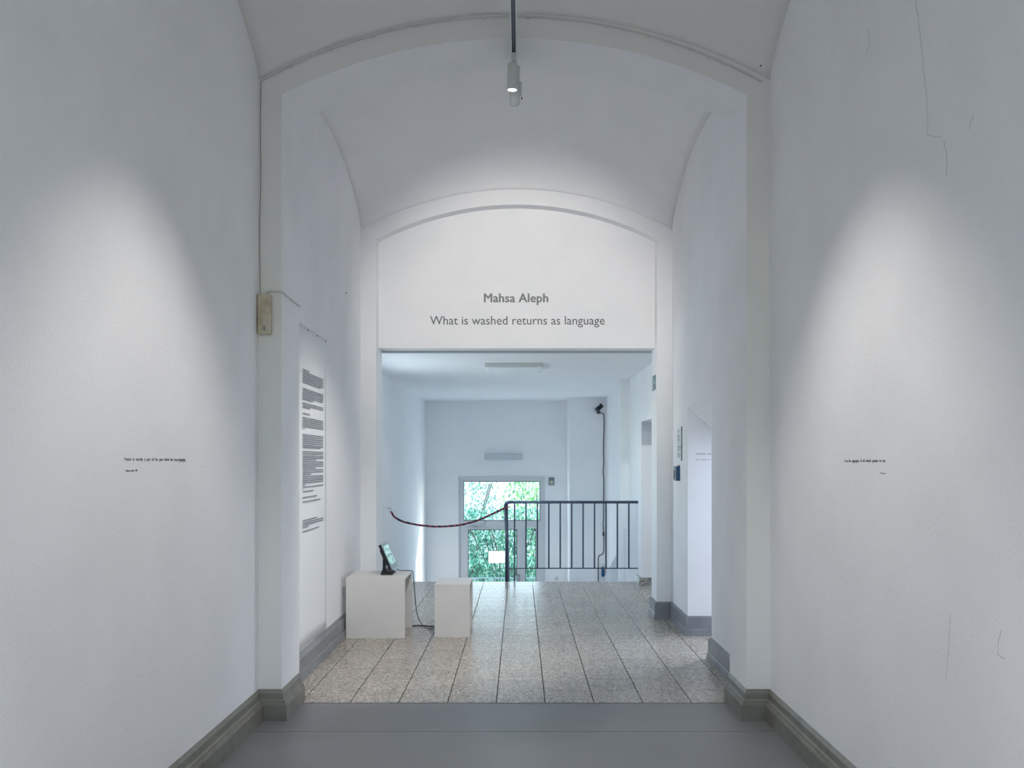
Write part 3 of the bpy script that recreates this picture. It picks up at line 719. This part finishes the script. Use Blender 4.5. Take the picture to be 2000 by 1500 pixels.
# surveillance camera
YC = 14.83
cm = empty('security_camera', P(1171, 800, YC), 'dark security camera with aerial high in the lobby corner', 'camera')
bm = bmesh.new(); tube(bm, [P(1166, 800, YC-.12), P(1175, 792.5, YC-.05)], [.036, .036], 10); obj('body', bm, M['black'], cm, True)
bm = bmesh.new(); tube(bm, [P(1164.5, 801, YC-.13), P(1166, 800, YC-.12)], [.026, .034], 10); obj('lens_hood', bm, M['navy'], cm, True)
obj('aerial', tube(bmesh.new(), [P(1172.5, 796, YC-.06), P(1172.5, 788, YC-.06)], .008, 6), M['black'], cm)
bm = bmesh.new(); tube(bm, [P(1168.5, 805, YC), P(1168.5, 805, YC-.06), P(1170, 798, YC-.085)], .014, 8); box(bm, P(1166, 0, YC).x, P(1171.5, 0, YC).x, YC-.02, YC, P(0, 808, YC).z, P(0, 803, YC).z)
obj('bracket', bm, M['black'], cm)
yc = YC-.006
cable('camera_cable', [P(1171, 804, yc), P(1175, 807, yc), P(1179.5, 812, yc), P(1179.5, 850, yc), P(1178.8, 880, yc), P(1179.3, 905, yc), P(1178, 920, yc), P(1179.5, 940, yc), P(1179, 980, yc), P(1179, 1010, yc),
      P(1178, 1025, yc), P(1179, 1040, yc), P(1179, 1078, yc), P(1170, 1086, yc), P(1168.5, 1100, yc), P(1168.5, 1145, yc)], .007, M['cable'], 'long dark cable running down the lobby corner from the camera')
obj('plug', B(P(1177, 0, yc).x, P(1180, 0, yc).x, YC-.03, YC-.002, P(0, 1047, yc).z, P(0, 1039, yc).z), M['cable'], bpy.data.objects['camera_cable'])
pa = empty('power_adapter', P(1177, 1117, YC), 'small blue box fixed low on the wall behind the railing', 'box')
obj('case', B(P(1174.5, 0, YC).x, P(1180, 0, YC).x, YC-.05, YC, P(0, 1125.5, YC).z, P(0, 1110, YC).z, bev=.006), M['blue'], pa)
obj('lid', B(P(1174.5, 0, YC).x, P(1180, 0, YC).x, YC-.045, YC, P(0, 1110, YC).z, P(0, 1107.5, YC).z), M['navy'], pa)

# exit sign on the jamb
es_ = empty('exit_sign', (1.292, 8.385, 2.237), 'small green escape sign on the right jamb under the lintel', 'sign')
ex_x = 1.292
obj('board', B(ex_x-.004, ex_x, 8.285, 8.49, 2.168, 2.307), M['exit_green'], es_)
bm = bmesh.new()
def q2d(pts): prism(bm, [(ex_x-.0045, 8.49-u, 2.168+v) for u, v in pts], (-.0006, 0, 0))
q2d([(.012, .012), (.085, .012), (.085, .127), (.012, .127)])
obj('doorway_symbol', bm, M['exit_pale'], es_)
bm = bmesh.new()
q2d([(.11, .062), (.15, .062), (.15, .04), (.19, .07), (.15, .10), (.15, .078), (.11, .078)])
obj('arrow', bm, M['exit_pale'], es_)
bm = bmesh.new()
def q3(pts): prism(bm, [(ex_x-.0052, 8.49-u, 2.168+v) for u, v in pts], (-.0006, 0, 0))
q3([(.05, .102), (.062, .102), (.062, .118), (.05, .118)]); q3([(.042, .06), (.06, .06), (.066, .098), (.046, .098)])
q3([(.042, .06), (.022, .03), (.030, .024), (.052, .054)]); q3([(.052, .06), (.074, .045), (.070, .02), (.078, .02), (.083, .05), (.060, .068)])
obj('running_figure', bm, M['exit_green'], es_)
# notice and blue call box on the right wall
nsx = XR
nf = empty('wall_notice', (nsx, 7.82, 1.63), 'framed printed notice on the right wall above the blue box', 'notice')
zt, zb = H0+(VY-833)/F*7.73, H0+(VY-900)/F*7.73
obj('holder', B(nsx-.008, nsx, 7.715, 7.93, zb, zt), M['paper'], nf)
bm = bmesh.new(); rnd = random.Random(5)
z = zt-.03
while z > zb+.025:
    y = 7.91; ye = y-rnd.uniform(.10, .165)
    while y > ye:
        l = rnd.uniform(.015, .04); box(bm, nsx-.0088, nsx-.0082, y-l, y, z-.002, z+.002); y -= l+.005
    z -= .0095 if rnd.random() > .15 else .02
pl = obj('printed_lines', bm, M['ink_text'], nf); pl['kind'] = 'stuff'
obj('edge', B(nsx-.010, nsx, 7.712, 7.715, zb, zt), M['grey_plastic'], nf)
bb = empty('call_box', (nsx, 7.89, 1.38), 'blue box with grey front fixed to the right wall', 'box')
zt, zb = H0+(VY-910.5)/F*7.82, H0+(VY-939)/F*7.82
obj('case', B(nsx-.030, nsx, 7.82, 7.955, zb, zt, bev=.001), M['blue'], bb)
obj('front', B(nsx-.036, nsx-.030, 7.825, 7.952, zb+.002, zt-.002), M['grey_plastic'], bb)
obj('slot', B(nsx-.038, nsx-.036, 7.88, 7.93, zb+.02, zt-.045), M['black'], bb)
obj('button', B(nsx-.040, nsx-.036, 7.88, 7.92, zt-.032, zt-.014), M['white_metal'], bb)
obj('label_tab', B(nsx-.012, nsx, 7.825, 7.87, zt, zt+.012), mat('pink_tab', srgb(200, 160, 166), .6), bb)

# ------------------------------------------------------------------ near arch fittings
jb = empty('cable_cover', (-1.47, 4.98, 2.3), 'yellowed beige plastic cable cover on the left pier edge', 'cable cover')
YJ = 5.01
jx0, jx1 = (502-VX)/F*4.96, (527-VX)/F*4.96; jz0, jz1 = H0+(VY-652)/F*4.96, H0+(VY-573)/F*4.96
jx0 = max(jx0, XL+.001)
obj('shell', B(jx0, jx1, YJ-.05, YJ, jz0, jz1, bev=.007), M['beige'], jb)
for f in (.33, .52, .80):
    xx = jx0+(jx1-jx0)*f; obj('rib', B(xx-.0025, xx+.0025, YJ-.054, YJ-.048, jz0+.012, jz1-.006), M['beige'], jb)
obj('clip', B(jx0+.035, jx0+.047, YJ-.056, YJ-.05, jz0+.02, jz0+.045), M['grey_plastic'], jb)
cable('painted_cable', [(-1.452, YJ-.012, jz1-.03), (-1.452, YJ-.012, jz1+.005), (-1.445, YJ-.008, jz1+.018), (-1.43, YJ-.006, jz1+.022), (-1.39, YJ-.006, jz1+.020), (-1.366, YJ-.004, jz1+.018), (-1.362, YJ+.02, jz1+.018), (-1.361, 5.2, jz1+.010), (-1.361, 5.40, jz1+.006)],
      .006, M['paint_cable'], 'white overpainted cable leading from the beige cover around the pier')
ac = empty('arch_conduit', (-.03, YJ, 4.0), 'thin white conduit with clips following the near arch', 'conduit')
A = [(x, z) for x, z in arc(XL+.01, XR-.05, 3.655, .373, 60)]
obj('pipe', tube(bmesh.new(), [(x, YJ-.008, z) for x, z in A], .005, 6), M['paint_cable'], ac, True)
for i in (4, 9, 14, 19, 23, 27, 32, 36, 41, 46, 51):
    x, z = A[i]; obj('clip', B(x-.006, x+.006, YJ-.014, YJ-.001, z-.010, z+.006, bev=.002), M['paint_cable'], ac)
cable('corner_cable', [(XL+.014, YJ-.004, 3.66), (XL+.010, YJ-.004, 3.4), (XL+.012, YJ-.004, 3.1), (XL+.006, YJ-.004, 2.8), (XL+.010, YJ-.004, jz1-.01)], .0018, M['base_grey'], 'thin dark cable in the left corner above the beige cover', 8)
# track with heads
TZ = 3.86; TX = -.034
tk = empty('light_track', (TX, 3, TZ), 'long white lighting track hanging along the vault centre', 'lighting track')
bm = bmesh.new(); box(bm, TX-.018, TX-.011, -1.5, 5.27, TZ-.006, TZ+.03); box(bm, TX+.011, TX+.018, -1.5, 5.27, TZ-.006, TZ+.03); box(bm, TX-.018, TX+.018, -1.5, 5.27, TZ+.022, TZ+.032)
obj('rail', bm, M['rail'], tk)
obj('slot', B(TX-.011, TX+.011, -1.5, 5.20, TZ+.004, TZ+.021), M['rail_dark'], tk)
for s in (-1, 1): obj('conductor', B(TX+s*.0075-.0015, TX+s*.0075+.0015, -1.5, 5.2, TZ+.001, TZ+.006), M['copper'], tk)
obj('end_cap', B(TX-.019, TX+.019, 5.262, 5.275, TZ-.007, TZ+.033), M['white_metal'], tk)
for y in (1.0, 2.0, 3.0, 4.0, 5.1):
    zt_ = 3.905 if y > 5.01 else 4.12
    obj('suspension', tube(bmesh.new(), [(TX, y, TZ+.03), (TX, y, zt_)], .003, 6), M['rail'], tk)
def spot(name, loc, aim, label, lit):
    loc = Vector(loc); e = empty(name, loc, label, 'spotlight', 'track spotlights')
    d = (Vector(aim)-loc).normalized()
    obj('adapter', B(TX-.014, TX+.016, loc.y-.05, loc.y+.05, TZ-.034, TZ-.004, bev=.003), M['white_metal'], e)
    obj('stem', tube(bmesh.new(), [(TX, loc.y, TZ-.03), (TX+.006, loc.y, loc.z+.02)], .010, 8), M['white_metal'], e, True)
    bm = bmesh.new(); a = loc-d*.075; b = loc+d*.075
    tube(bm, [a, a+d*.006, loc, b-d*.01, b], [.022, .030, .031, .031, .029], 20); obj('body', bm, M['white_metal'], e, True)
    sx = d.orthogonal().normalized()
    bm = bmesh.new(); side = Vector((1, 0, 0)); c0 = loc-d*.06+side*.036; c1 = loc+d*.02+side*.036
    tube(bm, [c0, c1], [.008, .008], 8); obj('yoke', bm, M['white_metal'], e)
    bm = bmesh.new(); tube(bm, [b-d*.001, b+d*.001], .026, 20); obj('lens', bm, M['lamp_on'], e, True)
    return e
spot('track_spotlight', (TX-.008, 5.12, TZ-.125), (TX-.03, 5.20, TZ-1), 'white spotlight with glowing lens at the end of the track', True)
spot('track_spotlight', (TX+.004, 5.24, TZ-.165), (TX+.01, 5.9, TZ-.80), 'white spotlight behind the glowing one, turned to the title wall', True)
for k in ('left', 'right', 'rear_left', 'rear_right'):  # the rear pair is out of view, added for bounce light
    a, b, *_ = SPOTS[k]; d = (Vector(b)-Vector(a)).normalized()
    spot('track_spotlight', Vector(a)-d*.085, b, 'white track spotlight turned to the %s hall wall' % k.replace('rear_', 'rear, added as fill on the '), True)
tag(obj('ceiling_hook', tube(bmesh.new(), [P(1019, 194, 6.9), P(1019, 190, 6.93)], .004, 8), M['pin']), 'tiny dark fixing in the vault behind the spotlights', 'hook')
tag(obj('ceiling_plug', tube(bmesh.new(), [P(1486, 130, 4.75), P(1486, 127, 4.75)], .0035, 8), M['pin']), 'small dark screw near the top right corner of the near arch', 'screw')

# plaster cracks in the right wall
def crack(pts, name='crack', par=wall_right, wdt=.0009):
    path = [Vector((XR-.0004, XR*F/(a-VX), H0+(VY-b)/F*(XR*F/(a-VX)))) for a, b in pts]
    rnd = random.Random(len(pts)); fine = []
    for p_, q in zip(path, path[1:]):
        for i in range(5): fine.append(p_.lerp(q, i/5)+Vector((0, rnd.uniform(-1, 1), rnd.uniform(-1, 1)))*.003)
    fine.append(path[-1]); return obj(name, tube(bmesh.new(), fine, wdt, 4), M['crack'], par)
crack([(1788, 2), (1793, 28), (1795, 52), (1803, 120), (1811, 200), (1812, 262), (1822, 267), (1838, 268)])
crack([(1843, 275), (1850, 310), (1849, 345)]); crack([(1694, 58), (1699, 78), (1692, 104)]); crack([(1901, 225), (1893, 252)])
crack([(1955, 1228), (1949, 1262), (1950, 1280), (1964, 1286)]); crack([(1856, 1200), (1852, 1290), (1848, 1330)], wdt=.0005)
